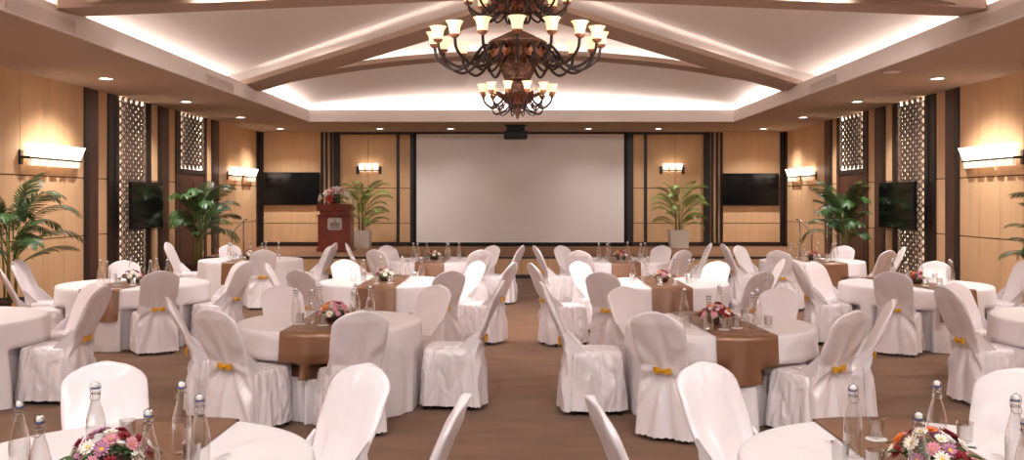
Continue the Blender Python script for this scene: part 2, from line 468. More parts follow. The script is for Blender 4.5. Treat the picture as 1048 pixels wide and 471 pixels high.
# ---- projection screen, televisions, projector
e = empty('projection_screen', (-.04, BY-.11, 2.2), 0, 'large blank white projection screen in a black surround above the stage', 'projection screen')
MB().box(-3.0, 2.99, -.01, .01, .62-2.2, 3.75-2.2).build('screen_surface', M['screen'], e)
b = MB(); b.box(-3.09, -3.0, -.02, .02, .52-2.2, 3.78-2.2); b.box(2.99, 3.09, -.02, .02, .52-2.2, 3.78-2.2); b.box(-3.0, 2.99, -.02, .02, .50-2.2, .62-2.2); b.box(-3.0, 2.99, -.02, .02, 3.75-2.2, 3.78-2.2)
b.build('border', M['black'], e)
def television(loc, rz, w, h, label):
    e = empty('wall_television', loc, rz, label, 'television', 'wall televisions')
    MB().bevbox(-w/2, w/2, -.05, 0, -h/2, h/2, .008).build('housing', M['black'], e)
    MB().box(-w/2+.02, w/2-.02, -.056, -.05, -h/2+.03, h/2-.02).build('screen', M['glossblack'], e)
    m = MB(); m.box(-.2, .2, 0, .025, -.15, .15); m.box(-.05, .05, .025, .06, -.08, .08); m.build('wall_bracket', M['black'], e)
    return e
television((px(299), BY-.10, 2.17), 0, 1.66, .95, 'flat black television beside the lectern on the stage wall')
television((px(766.5), BY-.10, 2.15), 0, 1.66, .93, 'flat black television on the stage wall, far from the lectern')
television((-W+.24, 18.17, 1.75), pi/2, 1.55, .92, 'flat black television over the lattice panel on the side wall by the lectern')
television((W-.24, 18.17, 1.75), -pi/2, 1.72, .92, 'flat black television over the lattice panel on the side wall facing the lectern side')

e = empty('ceiling_projector', (-.16, 24.3, CZ), 0, 'black projector hung under the ceiling before the screen', 'projector')
MB().bevbox(-.31, .31, -.25, .25, -.37, -.16, .03).build('housing', M['black'], e)
MB().lathe([(.07, 0), (.07, .05), (.05, .05), (.05, .02)], 16).build('lens', M['glossblack'], e, True)
e.children[-1].location = (.12, .25, -.27); e.children[-1].rotation_euler = (-pi/2, 0, 0)
MB().box(-.24, .24, -.06, .06, -.16, -.03).build('bracket', M['black'], e)
MB().box(-.28, .28, -.1, .1, -.03, 0).build('ceiling_plate', M['black'], e)

# ---- downlights, grilles
def downlight(x, y, label, pw=1., z=None, aim=0):
    e = empty('downlight', (x, y, z or CZ), 0, label, 'ceiling light', 'recessed ceiling downlights')
    MB().lathe([(.10, .0), (.115, -.004), (.125, -.012), (.115, -.016), (.095, -.010), (.095, 0)], 24).build('trim_ring', M['ceramic'], e, True)
    MB().lathe([(.0, -.006), (.093, -.006)], 24).build('lens', M['lens'], e)
    l = bpy.data.lights.new('downlight_beam', 'SPOT'); l.energy = DL*pw; l.color = WHITE; l.spot_size = radians(130); l.spot_blend = 1.; l.shadow_soft_size = .06
    link('lamp', l, e, (0, 0, -.04), (radians(aim), 0, 0))
DL = 300; WHITE = (1, .95, .91)
ORD = ['first', 'second', 'third', 'fourth', 'fifth', 'sixth', 'seventh', 'eighth']
ys = [25.55, 21.95, 18.4, 14.85, 11.25, 7.6, 4.0]
for s in (-1, 1):
    for i, y in enumerate(ys):
        downlight(s*6.65, y, 'round recessed downlight, %s from the stage end, along the %s side wall' % (ORD[i], 'left' if s < 0 else 'right'))
for x, w in ((-3.9, 'above the stage palm beside the lectern'), (-1.96, 'above the lectern half of the projection screen'), (1.83, 'above the half of the projection screen away from the lectern'), (3.75, 'above the stage palm away from the lectern')):
    downlight(x, 25.5, 'round recessed downlight ' + w, .40 if abs(x) > 3 else .16)
for y, v in ((4.6, 'front of'), (1.4, 'back of')):  # out-of-frame downlights, added to throw frontal fill on the tables
    for x, w in ((-4.2, 'outer left'), (-1.5, 'inner left'), (1.5, 'inner right'), (4.2, 'outer right')):
        downlight(x, y, 'unseen fill downlight added in the entrance-end ceiling, %s, %s the pair' % (w, v), .26 if y > 3 else 1.0, None, 20 if y > 3 else 54)
for x, w in ((-3.6, 'outer left'), (-1.3, 'inner left'), (1.3, 'inner right'), (3.6, 'outer right')):  # above the frame, added to light the middle rows of tables
    downlight(x, Y0-.31, 'unseen fill downlight added under the arched ceiling rib before the chandelier, %s' % w, .72, arch(x), 55)
for s in (-1, 1):
    for y, w in ((16.45, 'nearer the stage'), (10.35, 'nearer the chandelier')):
        e = empty('air_grille', (s*(RX-.005), y, H+2.05), 0, 'slim painted air grille in the %s ceiling edge, %s' % ('left' if s < 0 else 'right', w), 'air grille', 'ceiling air grilles')
        m = MB(); g = s
        X = lambda a, b: (min(-s*a, -s*b), max(-s*a, -s*b))
        m.box(*X(0, .012), -.75, .75, .065, .075); m.box(*X(0, .012), -.75, .75, -.075, -.065); m.box(*X(0, .012), -.75, -.74, -.065, .065); m.box(*X(0, .012), .74, .75, -.065, .065)
        m.build('frame', M['grille'], e)
        m = MB()
        for k in range(9): m.box(*X(0, .009), -.74, .74, -.062+k*.0145, -.052+k*.0145)
        m.build('slats', M['grille'], e)
e = empty('ceiling_speaker', (5.62, 14.1, CZ), 0, 'flat round painted speaker grille in the right ceiling soffit', 'speaker')
MB().lathe([(.11, 0), (.115, -.008), (.10, -.012), (.0, -.012)], 24).build('speaker_grille', M['grille'], e, True)
MB().lathe([(.115, 0), (.13, -.004), (.115, -.010)], 24).build('rim', M['grille'], e, True)

# ---- wall sconces
def sconce(loc, rz, n, length, label, hi=.21, lo=.13, out=.17, fill=.44):
    # local: +Y out of the wall, X along it
    e = empty('wall_sconce', loc, rz, label, 'wall lamp', 'wall sconces')
    m = MB(); m.box(-length/2-.02, length/2+.02, out-.055, out-.02, -.03, .0); m.build('bar', M['darker'], e)
    for q in (-1, 1):
        m = MB(); X = lambda a, b: (min(q*a, q*b), max(q*a, q*b))
        m.box(*X(length/2-.02, length/2+.06), 0, .03, -.12, .10); m.box(*X(length/2, length/2+.03), .03, out-.03, -.03, .01); m.build('bracket', M['darker'], e)
    p = length/n
    for i in range(n):
        c = -length/2+p*(i+.5); a = p*fill; b2 = p*(fill-.06)
        g = MB()
        th = .012
        g.hexa([(c-b2, out-.10, .0), (c+b2, out-.10, .0), (c+b2, out-.02, .0), (c-b2, out-.02, .0)],
               [(c-a, out-.12, hi), (c+a, out-.12, hi), (c+a, out+.06, hi), (c-a, out+.06, hi)])
        g.build('glass_shade', M['sconce'], e)
        g = MB(); g.hexa([(c-b2*.95, out-.085, -lo), (c+b2*.95, out-.085, -lo), (c+b2*.95, out-.035, -lo), (c-b2*.95, out-.035, -lo)],
                         [(c-b2, out-.10, -.03), (c+b2, out-.10, -.03), (c+b2, out-.02, -.03), (c-b2, out-.02, -.03)])
        g.build('lower_glass', M['sconcelow'], e)
for s in (-1, 1):
    r = -pi/2 if s < 0 else pi/2
    k = 'left' if s < 0 else 'right'
    X = s*(W-.03)
    sconce((X, 14.85, 2.52), r, 6, 1.62, 'long wall sconce of six lit glass shades on the %s wall' % k)
    sconce((X, 24.3, 2.49), r, 3, .78, 'short lit wall sconce on the %s wall, farther from the stage corner' % k)
    sconce((X, 25.55, 2.49), r, 3, .78, 'short lit wall sconce on the %s wall, beside the stage corner' % k)
sconce((px(378), BY-.03, 2.72), pi, 3, .6, 'lit sconce above the potted palm beside the lectern', .17, .06, .17, .34)
sconce((px(687.5), BY-.03, 2.72), pi, 3, .6, 'lit sconce above the stage palm away from the lectern', .17, .06, .17, .34)

# ------------------------------------------------------------------ chandelier
ck = .895
e = empty('chandelier', (-.06, 13.2, H), 0, 'large antique bronze chandelier with tiers of glowing bell shades under the ceiling', 'chandelier')
def cz(v): return v*ck
BM = MB()
BM.lathe([(r*ck, z*ck) for r, z in ((.05, 2.70), (.10, 2.66), (.14, 2.645), (.43, 2.50), (.455, 2.485), (.455, 2.46), (.44, 2.45), (.44, 2.38), (.42, 2.35), (.34, 2.34), (.33, 2.24),
          (.31, 2.20), (.30, 2.16), (.26, 2.04), (.20, 1.91), (.215, 1.90), (.215, 1.88), (.18, 1.87))], 36)
BM.build('body', M['bronzedark'], e, True)
MB().lathe([(r*ck, z*ck) for r, z in ((.18, 1.87), (.16, 1.85), (.145, 1.80), (.15, 1.74), (.12, 1.68), (.13, 1.62), (.17, 1.58), (.16, 1.52), (.10, 1.46), (.06, 1.42), (.065, 1.40), (.05, 1.36), (.02, 1.30), (.025, 1.285), (.004, 1.26))], 24).build('finial', M['bronzedark'], e, True)
MB().lathe([(r*ck, z*ck) for r, z in ((.07, 2.68), (.055, 2.75), (.075, 2.79), (.055, 2.83), (.08, 2.88), (.065, 2.92), (.11, 2.94), (.13, 2.96), (.12, 2.98), (.20, 3.02), (.27, 3.10), (.28, 3.16), (.25, 3.20), (.10, 3.26), (.05, 3.32), (.04, 3.78))], 28).build('upper_stem', M['bronzedark'], e, True)
MB().lathe([(.02, 3.42), (.16, 3.40), (.14, 3.34), (.04, 3.30)], 20).build('ceiling_rose', M['bronzedark'], e, True)
def leafmesh(w, h, curl):
    m = MB(); rows = []
    for i in range(9):
        t = i/8; ww = w*sin(pi*min(.12+t*.9, 1))**.7*(1+.12*sin(t*22)); y = curl*t*t; z = h*t
        rows.append([(-ww, y+.012, z), (-ww*.5, y-.004, z), (0, y+.012, z), (ww*.5, y-.004, z), (ww, y+.012, z)])
    m.loft(rows, closed=False)
    m.loft([[ (p[0], p[1]+.008, p[2]) for p in r] for r in rows], closed=False)
    return m
lf = leafmesh(.05, .11, .03).mesh('ornament_leaf', M['copper'], True)
lf2 = leafmesh(.09, .26, .14).mesh('ornament_leaf', M['copper'], True)
for k in range(16):                                # crown band
    a = 2*pi*k/16
    link('ornament_leaf', lf, e, (.445*ck*cos(a), .445*ck*sin(a), 2.34*ck), (0, 0, a-pi/2))
for k in range(12):                                # leaves under the lower ring
    a = 2*pi*k/12+.1
    link('ornament_leaf', lf2, e, (.13*ck*cos(a), .13*ck*sin(a), 1.50*ck), (-.5, 0, a-pi/2))
for k in range(10):
    a = 2*pi*k/10
    link('ornament_leaf', lf2, e, (.22*ck*cos(a), .22*ck*sin(a), 2.95*ck), (-.6, 0, a-pi/2))
# scale pattern on the bowl
sc_m = MB()
for row in range(6):
    z = 2.17-.045*row; r = .305-.02*row
    for k in range(22):
        a = 2*pi*(k+.5*(row % 2))/22
        sc_m.ell((r*ck*cos(a), r*ck*sin(a), z*ck), (.022, .022, .028), 6, 4)
sc_m.build('scale_pattern', M['bronzedark'], e, True)
def bez(ps, n):
    out = []
    for i in range(n+1):
        t = i/n; q = [Vector(p) for p in ps]
        while len(q) > 1: q = [a.lerp(b, t) for a, b in zip(q, q[1:])]
        out.append(q[0])
    return out
def catmull(ps, n):
    ps = [Vector(p) for p in ps]; ps = [2*ps[0]-ps[1]]+ps+[2*ps[-1]-ps[-2]]; out = []
    for i in range(1, len(ps)-2):
        for j in range(n):
            t = j/n; p0, p1, p2, p3 = ps[i-1:i+3]
            out.append(.5*((2*p1)+(-p0+p2)*t+(2*p0-5*p1+4*p2-p3)*t*t+(-p0+3*p1-3*p2+p3)*t**3))
    out.append(ps[-2]); return out
def arm_meshes(R, r0, za, zd, zc, rad, sw, sh):
    am = MB()
    pts = catmull([(r0, 0, za), (r0+(R-r0)*.14, 0, za+.10), (r0+(R-r0)*.26, 0, za+.02), (r0+(R-r0)*.42, 0, zd+.06), (r0+(R-r0)*.66, 0, zd), (R*.955, 0, zd+(zc-zd)*.42), (R, 0, zc-.02)], 6)
    am.tube(pts, rad, 8)
    # scroll under the arm root
    s2 = catmull([(r0, 0, za-.06), (r0+.10, 0, za-.16), (r0+.22, 0, za-.19), (r0+.27, 0, za-.10), (r0+.20, 0, za-.05), (r0+.17, 0, za-.10)], 5)
    am.tube(s2, rad*.8, 6)
    cup = MB().lathe([(.012, -.05), (sw*.20, -.03), (sw*.30, .0), (sw*.28, .012), (.01, .012)], 16, (R, 0, zc))
    sh_m = MB().lathe([(sw*.24, .012), (sw*.27, sh*.12), (sw*.30, sh*.4), (sw*.35, sh*.7), (sw*.44, sh*.92), (sw*.50, sh), (sw*.47, sh), (sw*.40, sh*.9), (sw*.31, sh*.7), (sw*.26, sh*.4), (sw*.22, .02)], 20, (R, 0, zc))
    lm = leafmesh(.05, .17, .05)
    lm.v = [(v[1]+r0+(R-r0)*.30, v[0], zd+.02-v[2]*.2+v[1]) for v in lm.v]
    return (am.mesh('arm', M['iron'], True), cup.mesh('candle_cup', M['copper'], True), sh_m.mesh('glass_shade', M['shade'], True))
for n, off, args in ((16, .0, (1.32*ck, .40*ck, 2.30*ck, 2.05*ck, 2.44*ck, .021, .24, .18)),
                     (12, pi/12, (.57*ck, .12*ck, 1.56*ck, 1.44*ck, 1.67*ck, .012, .15, .115)),
                     (12, pi/12, (.82*ck, .24*ck, 3.08*ck, 2.90*ck, 3.16*ck, .018, .22, .17))):
    a_, c_, s_ = arm_meshes(*args)
    for k in range(n):
        r = -pi/2+off+2*pi*k/n
        A = link('arm', a_, e, None, (0, 0, r)); link('candle_cup', c_, A); link('glass_shade', s_, A)
        if n == 16:
            for rr_, zz in ((.62, .0), (.5, -.05)):
                o = link('ornament_leaf', lf2, A, (args[1]+.12, 0, args[2]-.10), (.9, 0, -pi/2), (.8, .8, .8)) if zz == 0 else None

for k in range(8):              # downward spots added under the chandelier arms to light the tables
    a = 2*pi*(k+.5)/8
    l = bpy.data.lights.new('chandelier_fill_spot', 'SPOT'); l.energy = 60; l.color = WHITE; l.spot_size = radians(150); l.spot_blend = 1.; l.shadow_soft_size = .12
    link('lamp', l, e, (.95*cos(a), .95*sin(a), 1.78))
# ------------------------------------------------------------------ covered chair
SH = .475
def chair_meshes(seed):
    rnd = random.Random(seed)
    ph = [rnd.uniform(0, 6.28) for _ in range(8)]
    # seat and skirt
    N = 120; rings = []
    def sq(a, h, e=7.0):
        c, s = cos(a), sin(a); k = (abs(c)**e+abs(s)**e)**(-1/e); return h*k*c, h*k*s
    for f, z in ((.0, .492), (.35, .491), (.7, .488), (.9, .482), (.97, .476), (1.0, .466)):
        rings.append([(*[q*1 for q in sq(2*pi*j/N, .222*max(f, .002))], z) for j in range(N)])
    for i in range(1, 12):
        t = i/11; ring = []
        for j in range(N):
            a = 2*pi*j/N
            fold = (sin(9*a+ph[0]+1.5*t)*.5+sin(15*a+ph[1]-3*t)*.5+sin(25*a+ph[2]+4*t)*.4)
            h = .222+.028*t**.8+.017*fold*t**.6 + (.004 if i > 0 else 0)
            x, y = sq(a, h)
            z = .466+(.035-.466)*t
            if i == 11: z += .010*abs(sin(26*a))
            ring.append((x, y, z))
        rings.append(ring)
    seat = MB().loft(rings)
    # back: one slab, leaning, arched top, pinched where the bow sits, flared to the hem behind
    NL, NP = 44, 56; rings = []
    zb = .54
    for i in range(NL+1):
        t = i/NL; z = .03+.968*t if i < NL else .9985
        z0 = .87
        if z < z0: w = .222
        else: w = .222*max(1-((z-z0)/(1.0-z0))**2, 0.003)**.62
        if z < z0: w *= 1-.10*math.exp(-((z-zb)/.10)**2) + .10*max(0, (.5-z)/.5)
        yc = -.225-.255*max(0, (z-.46)/.54)**1.05 - .035*max(0, (.46-z)/.46)
        th = .030 if z > .5 else .03+.02*(.5-z)
        if z > .9: th *= max(.35, (1.0-z)/.1)**.5
        ring = []
        for j in range(NP):
            a = 2*pi*j/NP; c, s = cos(a), sin(a); ee = 3.2
            k = (abs(c)**ee+abs(s)**ee)**(-1/ee)
            x = w*k*c; y = th*k*s
            dz = z-zb
            if s < 0:                              # folds on the rear face radiate from the bow
                phi = atan2(x, abs(dz)+.03); amt = min(1, hypot(x, dz)/.25)
                if dz < 0: y -= (.017*sin(phi*11+ph[3])+.012*sin(phi*19+ph[4]))*amt*min(1, -s*1.5) + .024*amt
                else: y -= (.007*sin(phi*9+ph[5]))*amt*min(1, -s*1.5) + .012*math.exp(-(x/.018)**2)*max(0, 1-dz/.3) - .010*math.exp(-((abs(x)-.06)/.035)**2)*max(0, 1-dz/.3)
            else:
                y += .004*sin(x*22+ph[6]+z*9)
            zz = z
            if i == 0: zz += .010*abs(sin(14*a))
            ring.append((x, yc+y, zz))
        rings.append(ring)
    back = MB().loft(rings, capend=True)
    # side pleats of the cover between backrest and seat
    for sx in (-1, 1):
        rows = []
        for i in range(8):
            t = i/7; z = .46+(.64-.46)*(1-t); yb = -.225-.255*max(0, (z-.46)/.54)
            yf = -.14+.05*t
            rows.append([(sx*(.205+.006*sin(9*u)), yb+(min(yf, yb+.13*t+.03)-yb)*u/5, z-.02*sin(pi*u/5)) for u in range(6)])
        seat_side = MB().loft(rows, closed=False)
        back.add(seat_side.v, seat_side.f)
    # bow: two ribbon loops, knot, short tails
    bow = MB(); zy = -.225-.255*(.54-.46)/.54-.046
    for sx in (-1, 1):
        rows = []
        for i in range(13):
            t = i/12; a = pi*2*t
            X = sx*(.006+.034*(1-cos(a))); Y = -.012*sin(a); wd = .010+.016*(1-cos(a))/2
            rows.append([(X, zy-.01+Y, zb-wd), (X, zy-.012+Y, zb), (X, zy-.01+Y, zb+wd)])
        bow.loft(rows, closed=False)
        bow.loft([[(sx*.004, zy-.008, zb), (sx*.014, zy-.008, zb-.004)], [(sx*.022, zy-.014, zb-.03), (sx*.040, zy-.013, zb-.024)]], closed=False)
    knot = MB().ell((0, zy-.012, zb), (.012, .010, .014), 10, 6)
    leg = MB().hexa([(-.012, -.012, 0), (.012, -.012, 0), (.012, .012, 0), (-.012, .012, 0)], [(-.014, -.014, .44), (.014, -.014, .44), (.014, .014, .44), (-.014, .014, .44)])
    return (seat.mesh('seat_cover', M['satinskirt'], True), back.mesh('back_cover', M['satin'], True), bow.mesh('bow', M['gold'], True), knot.mesh('knot', M['gold'], True), leg.mesh('leg', M['legmetal']))
def make_chair(seed):
    se, ba, bo, kn, le = chair_meshes(seed)
    e = empty('banquet_chair')
    link('seat_cover', se, e); link('back_cover', ba, e)
    b = link('bow', bo, e); link('knot', kn, b)
    for x, y in ((-.19, -.205), (.19, -.205), (-.19, .20), (.19, .20)): link('leg', le, e, (x, y, 0))
    return e
chair_protos = [Proto(make_chair(11)), Proto(make_chair(29)), Proto(make_chair(47))]

# ------------------------------------------------------------------ tables
TZ = .76
TABLES = {   # key: (x, y, radius, words, chairs [(angle, distance or None, z scale)])
 'FL': (-1.68, 3.93, .775, 'nearest table left of the aisle', [(117, .96, 1.), (56, .98, 1.), (-5, .98, 1.)]),
 'FR': (1.72, 3.93, .775, 'nearest table right of the aisle', [(118.5, .98, 1.), (47, .95, 1.), (186, .97, 1.)]),
 'CL': (-1.76, 8.52, .82, 'second-row table left of the aisle', [(243, 1.0, 1.), (200, .92, 1.), (-70, 1.06, 1.), (-4, 1.12, 1.06), (57, 1.1, 1.), (122, 1.0, 1.)]),
 'CR': (1.77, 8.32, .82, 'second-row table right of the aisle', [(240, 1.04, 1.), (184, 1.12, 1.06), (118, 1.05, 1.), (54, 1.0, 1.), (-57, .98, 1.), (-19, .98, 1.)]),
 'TL': (-1.84, 12.6, .89, 'third-row table left of the aisle', [(192, 1.1, 1.), (238, 1.2, 1.), (-57, 1.35, 1.), (-18, 1.36, 1.03), (40, 1.1, 1.), (122, 1.1, 1.)]),
 'TR': (1.87, 12.4, .88, 'third-row table right of the aisle', [(196, 1.36, 1.03), (238, 1.35, 1.), (132, 1.1, 1.), (50, 1.1, 1.), (-56, 1.3, 1.), (-3, 1.12, 1.)]),
 'BL': (-1.6, 17.0, .90, 'back-row table left of the aisle', [(188, 1.12, 1.), (236, 1.15, 1.), (132, 1.1, 1.), (48, 1.1, 1.), (-57, 1.25, 1.), (-14, 1.2, 1.02)]),
 'BR': (1.80, 16.9, .90, 'back-row table right of the aisle', [(194, 1.15, 1.02), (242, 1.3, 1.), (131, 1.12, 1.), (52, 1.1, 1.), (-58, 1.2, 1.), (-4, 1.15, 1.)]),
 'WL2': (-5.5, 8.7, .95, 'second-row table by the left wall', [(60, None, 1.), (-2, 1.14, 1.)]),
 'WR2': (5.45, 8.7, .95, 'second-row table by the right wall', [(116, None, 1.), (188, 1.14, 1.)]),
 'WL3': (-5.13, 12.3, .94, 'third-row table by the left wall', [(50, None, 1.), (-10, 1.15, 1.), (118, 1.2, 1.), (-56, 1.08, 1.), (215, 1.1, 1.), (178, 1.1, 1.)]),
 'WR3': (5.16, 12.2, .94, 'third-row table by the right wall', [(184, 1.13, 1.), (126, 1.12, 1.), (238, 1.05, 1.), (58, 1.2, 1.), (-34, 1.08, 1.), (6, 1.1, 1.)]),
 'WL4': (-4.98, 17.1, .92, 'back-row table by the left wall', [(178, 1.1, 1.), (120, 1.2, 1.), (-66, 1.2, 1.), (38, 1.15, 1.), (-6, 1.12, 1.)]),
 'WR4': (5.25, 16.8, .91, 'back-row table by the right wall', [(188, 1.2, 1.), (127, 1.2, 1.), (236, 1.3, 1.), (50, 1.15, 1.), (-60, 1.2, 1.), (-12, 1.1, 1.)]),
}
def cloth_r(r, a, z, ph, maxi=False):
    t = max(0, (TZ-z)/TZ)
    fold = 1.6 if maxi else sin(11*a+ph[0])*.7+sin(17*a+ph[1]+2*t)*.55+sin(26*a+ph[2])*.3
    return r+.012+.035*t+.030*fold*t**1.05
def runner_lo(): return .39
def tablecloth(key, cx, cy, r, words, chairs):
    rnd = random.Random(key); ph = [rnd.uniform(0, 6.28) for _ in range(4)]
    N = 220; rings = []
    for f in (.002, .3, .6, .85, .96): rings.append([(r*f*cos(2*pi*j/N), r*f*sin(2*pi*j/N), TZ+.004) for j in range(N)])
    rings.append([((r-.004)*cos(2*pi*j/N), (r-.004)*sin(2*pi*j/N), TZ+.002) for j in range(N)])
    rings.append([((r+.006)*cos(2*pi*j/N), (r+.006)*sin(2*pi*j/N), TZ-.006) for j in range(N)])
    rings.append([((r+.011)*cos(2*pi*j/N), (r+.011)*sin(2*pi*j/N), TZ-.022) for j in range(N)])
    for z in (.70, .64, .58, .53, .51, .49, .44, .38, .32, .25, .18, .11, .05, .008):
        ring = []
        for j in range(N):
            a = 2*pi*j/N; q = cloth_r(r, a, z, ph); x, y = q*cos(a), q*sin(a)
            for (px_, py_, ang, sz) in chairs:
                if z > .52: continue
                fx, fy = cos(ang), sin(ang)          # chair forward
                lx = (x-px_)*fy-(y-py_)*fx; ly = (x-px_)*fx+(y-py_)*fy
                lim = .30
                if abs(lx) < lim+.06 and -.5 < ly < lim:
                    k = 1 if abs(lx) < lim else 1-(abs(lx)-lim)/.06
                    x += fx*(lim-ly)*k; y += fy*(lim-ly)*k
            ring.append((x, y, z))
        rings.append(ring)
    o = MB().loft(rings).build('tablecloth', M['linen'], None, True)
    o.location = (cx, cy, 0)
    return tag(o, 'white floor-length cloth on the round ' + words, 'tablecloth', 'white round tablecloths'), ph
def side_of(a):
    return
RUN_ROT = {'CR': 4, 'WR3': 8, 'WR4': 6, 'WL3': -3}
def runner(key, cx, cy, r, words, ph, chairs):
    hw = .255; R = radians(RUN_ROT.get(key, 0)); rows = []
    nx = 20; ys = []
    rnd = random.Random(key+'r'); p1 = rnd.uniform(0, 6)
    prof = []
    lo = .385
    for z in (lo, .45, .52, .6, .68, .735): prof.append(('f', z))
    prof.append(('c', 0))
    m = MB()
    def pt(u, kind, z, sgn):
        x = hw*u
        # widest cloth radius at this height
        q = cloth_r(r, 0, z, ph, True)+.014 + .012*(1+sin(u*7+p1+sgn))*(TZ-z)/.4
        y = sgn*sqrt(q*q-x*x)
        return (x, y, z)
    for sgn in (-1, 1):
        pass
    us = [-1+2*i/nx for i in range(nx+1)]
    rows.append
    seq = []
    for z in (lo, .45, .50, .52, .6, .68, .73, .752): seq.append([pt(u, 'f', z, -1) for u in us])
    for k in range(13):
        v = -1+2*k/12
        row = []
        for u in us:
            x = hw*u; ymax = sqrt((r+.012)**2-x*x); row.append((x, v*ymax, TZ+.0115))
        seq.append(row)
    for z in (.752, .73, .68, .6, .52, .50, .45, lo): seq.append([pt(u, 'f', z, 1) for u in us])
    top = seq
    bot = [[(p[0], p[1], p[2]-.003) if abs(p[2]-(TZ+.0115)) < 1e-6 else (p[0], p[1]*(1-.003/abs(p[1])), p[2]) for p in row] for row in seq]
    m.loft(top, closed=False); m.loft([list(reversed(b)) for b in bot], closed=False)
    c, s = cos(R), sin(R)
    m.v = [(x*c-y*s, x*s+y*c, z) for x, y, z in m.v]
    out = []
    for x, y, z in m.v:
        for (px_, py_, ang, sz) in chairs:
            if z > .506: continue
            fx, fy = cos(ang), sin(ang); lx = (x-px_)*fy-(y-py_)*fx; ly = (x-px_)*fx+(y-py_)*fy
            if abs(lx) < .34 and -.5 < ly < .288:
                k = 1 if abs(lx) < .29 else 1-(abs(lx)-.29)/.05
                x += fx*(.288-ly)*k; y += fy*(.288-ly)*k
        out.append((x, y, z))
    m.v = out
    o = m.build('table_runner', M['bronze'], None, True); o.location = (cx, cy, 0)
    return tag(o, 'bronze satin runner across the ' + words, 'table runner', 'bronze table runners')

# ---- tableware prototypes
def make_bottle():
    e = empty('water_bottle')
    MB().lathe([(.001, .002), (.036, .002), (.040, .008), (.040, .13), (.038, .155), (.030, .19), (.020, .225), (.0155, .25), (.0145, .275), (.0175, .28), (.0175, .289), (.0135, .292)], 20).build('glass_body', M['glass'], e, True)
    MB().lathe([(.012, .289), (.0130, .292), (.0130, .303), (.010, .309), (.001, .310)], 14).build('stopper', M['porcelain'], e, True)
    w = MB()
    for sx in (-1, 1):
        w.tube([(sx*.019, 0, .262), (sx*.0225, -.004, .285), (sx*.020, -.004, .303), (0, -.004, .3155)], .0016, 5)
        w.tube([(sx*.019, 0, .262), (sx*.021, -.012, .245), (sx*.012, -.022, .236)], .0016, 5)
    w.tube([(.019*cos(a), .019*sin(a), .262) for a in [2*pi*k/14 for k in range(15)]], .0018, 5, False)
    w.tube([(-.012, -.022, .236), (.012, -.022, .236)], .0016, 5)
    w.build('wire_clasp', M['wire'], e, True)
    MB().lathe([(.0178, .283), (.0190, .286), (.0178, .290)], 14).build('gasket', M['seal'], e, True)
    return e
def make_glass():
    e = empty('drinking_glass')
    MB().lathe([(.001, .003), (.030, .003), (.032, .010), (.037, .095), (.038, .098), (.0355, .097), (.0305, .016), (.001, .014)], 22).build('tumbler', M['glass'], e, True)
    MB().lathe([(.001, .0), (.046, .0), (.049, .003), (.046, .004), (.001, .0025)], 22).build('coaster', M['porcelain'], e, True)
    return e
def flower_mesh(pc, r, layers, rnd):
    m = MB()
    for L in range(layers):
        n = 13-2*L; el = .25+.42*L; rr = r*(1-.22*L)
        for k in range(n):
            a = 2*pi*(k+.5*L)/n+rnd.uniform(-.08, .08)
            rot = Matrix.Rotation(a, 3, 'Z') @ Matrix.Rotation(-el, 3, 'Y')
            c = rot @ Vector((rr*.55, 0, 0))
            m.ell((c.x, c.y, c.z+.006), (rr*.5, rr*.17, rr*.06), 6, 4, rot)
    return m.mesh('flower', PET[pc], True)
rnd = random.Random(3)
FLM = {(c, L): flower_mesh(c, .034, L, rnd) for c in ('pink', 'red', 'white', 'orange', 'mauve') for L in (2, 3)}
CEN = MB().ell((0, 0, .010), (.010, .010, .007), 8, 5).mesh('flower_centre', PET['yellow'], True)
def bouquet_leaf():
    m = MB(); rows = []
    for i in range(7):
        t = i/6; w = .020*sin(pi*min(.1+.9*t, 1))
        rows.append([(t*.10, -w, .02*sin(t*3)), (t*.10, 0, .02*sin(t*3)-.006), (t*.10, w, .02*sin(t*3))])
    m.loft(rows, closed=False); return m.mesh('leaf', M['leafy'], True)
BLEAF = bouquet_leaf()
BOWL = MB().lathe([(.001, .0), (.06, .0), (.075, .015), (.085, .05), (.08, .055), (.001, .05)], 20).mesh('bowl', M['darkpot'], True)
GREEN = MB()
rnd = random.Random(5)
for k in range(60):
    a = rnd.uniform(0, 6.28); r0 = rnd.uniform(.02, .11); z = .055+.05*(1-(r0/.12)**2)*rnd.uniform(.6, 1)
    GREEN.ell((r0*cos(a), r0*sin(a), z), (.022, .010, .006), 5, 3, Matrix.Rotation(a, 3, 'Z') @ Matrix.Rotation(rnd.uniform(-.8, .8), 3, 'Y'))
GREEN = GREEN.mesh('foliage', M['leafy'], True)
def make_bouquet(seed, cols, big=True):
    rnd = random.Random(seed); e = empty('flower_arrangement')
    link('bowl', BOWL, e); link('foliage', GREEN, e)
    spots = []
    rings = ((0, 1, .165), (.06, 5, .15), (.11, 9, .115), (.135, 10, .075)) if big else ((0, 1, .15), (.065, 5, .13), (.115, 8, .09))
    i = 0
    for rr, n, z in rings:
        for k in range(n):
            a = 2*pi*k/n+rnd.uniform(-.2, .2)+rr*20
            c = cols[i % len(cols)] if rnd.random() < .6 else rnd.choice(cols); i += 1
            tilt = rr/.13*1.05
            o = link('flower', FLM[(c, 2 if c in ('white', 'mauve') else 3)], e, (rr*cos(a), rr*sin(a), z+rnd.uniform(-.01, .01)), None)
            o.rotation_euler = (Matrix.Rotation(a, 3, 'Z') @ Matrix.Rotation(tilt, 3, 'Y')).to_euler(); o.scale = [rnd.uniform(.85, 1.12)]*3
            if c in ('white', 'mauve', 'pink'): link('flower_centre', CEN, o)
    for k in range(9):
        a = 2*pi*k/9+rnd.uniform(-.2, .2)
        link('leaf', BLEAF, e, (.10*cos(a), .10*sin(a), .06), (0, rnd.uniform(-.3, .2), a))
    return e
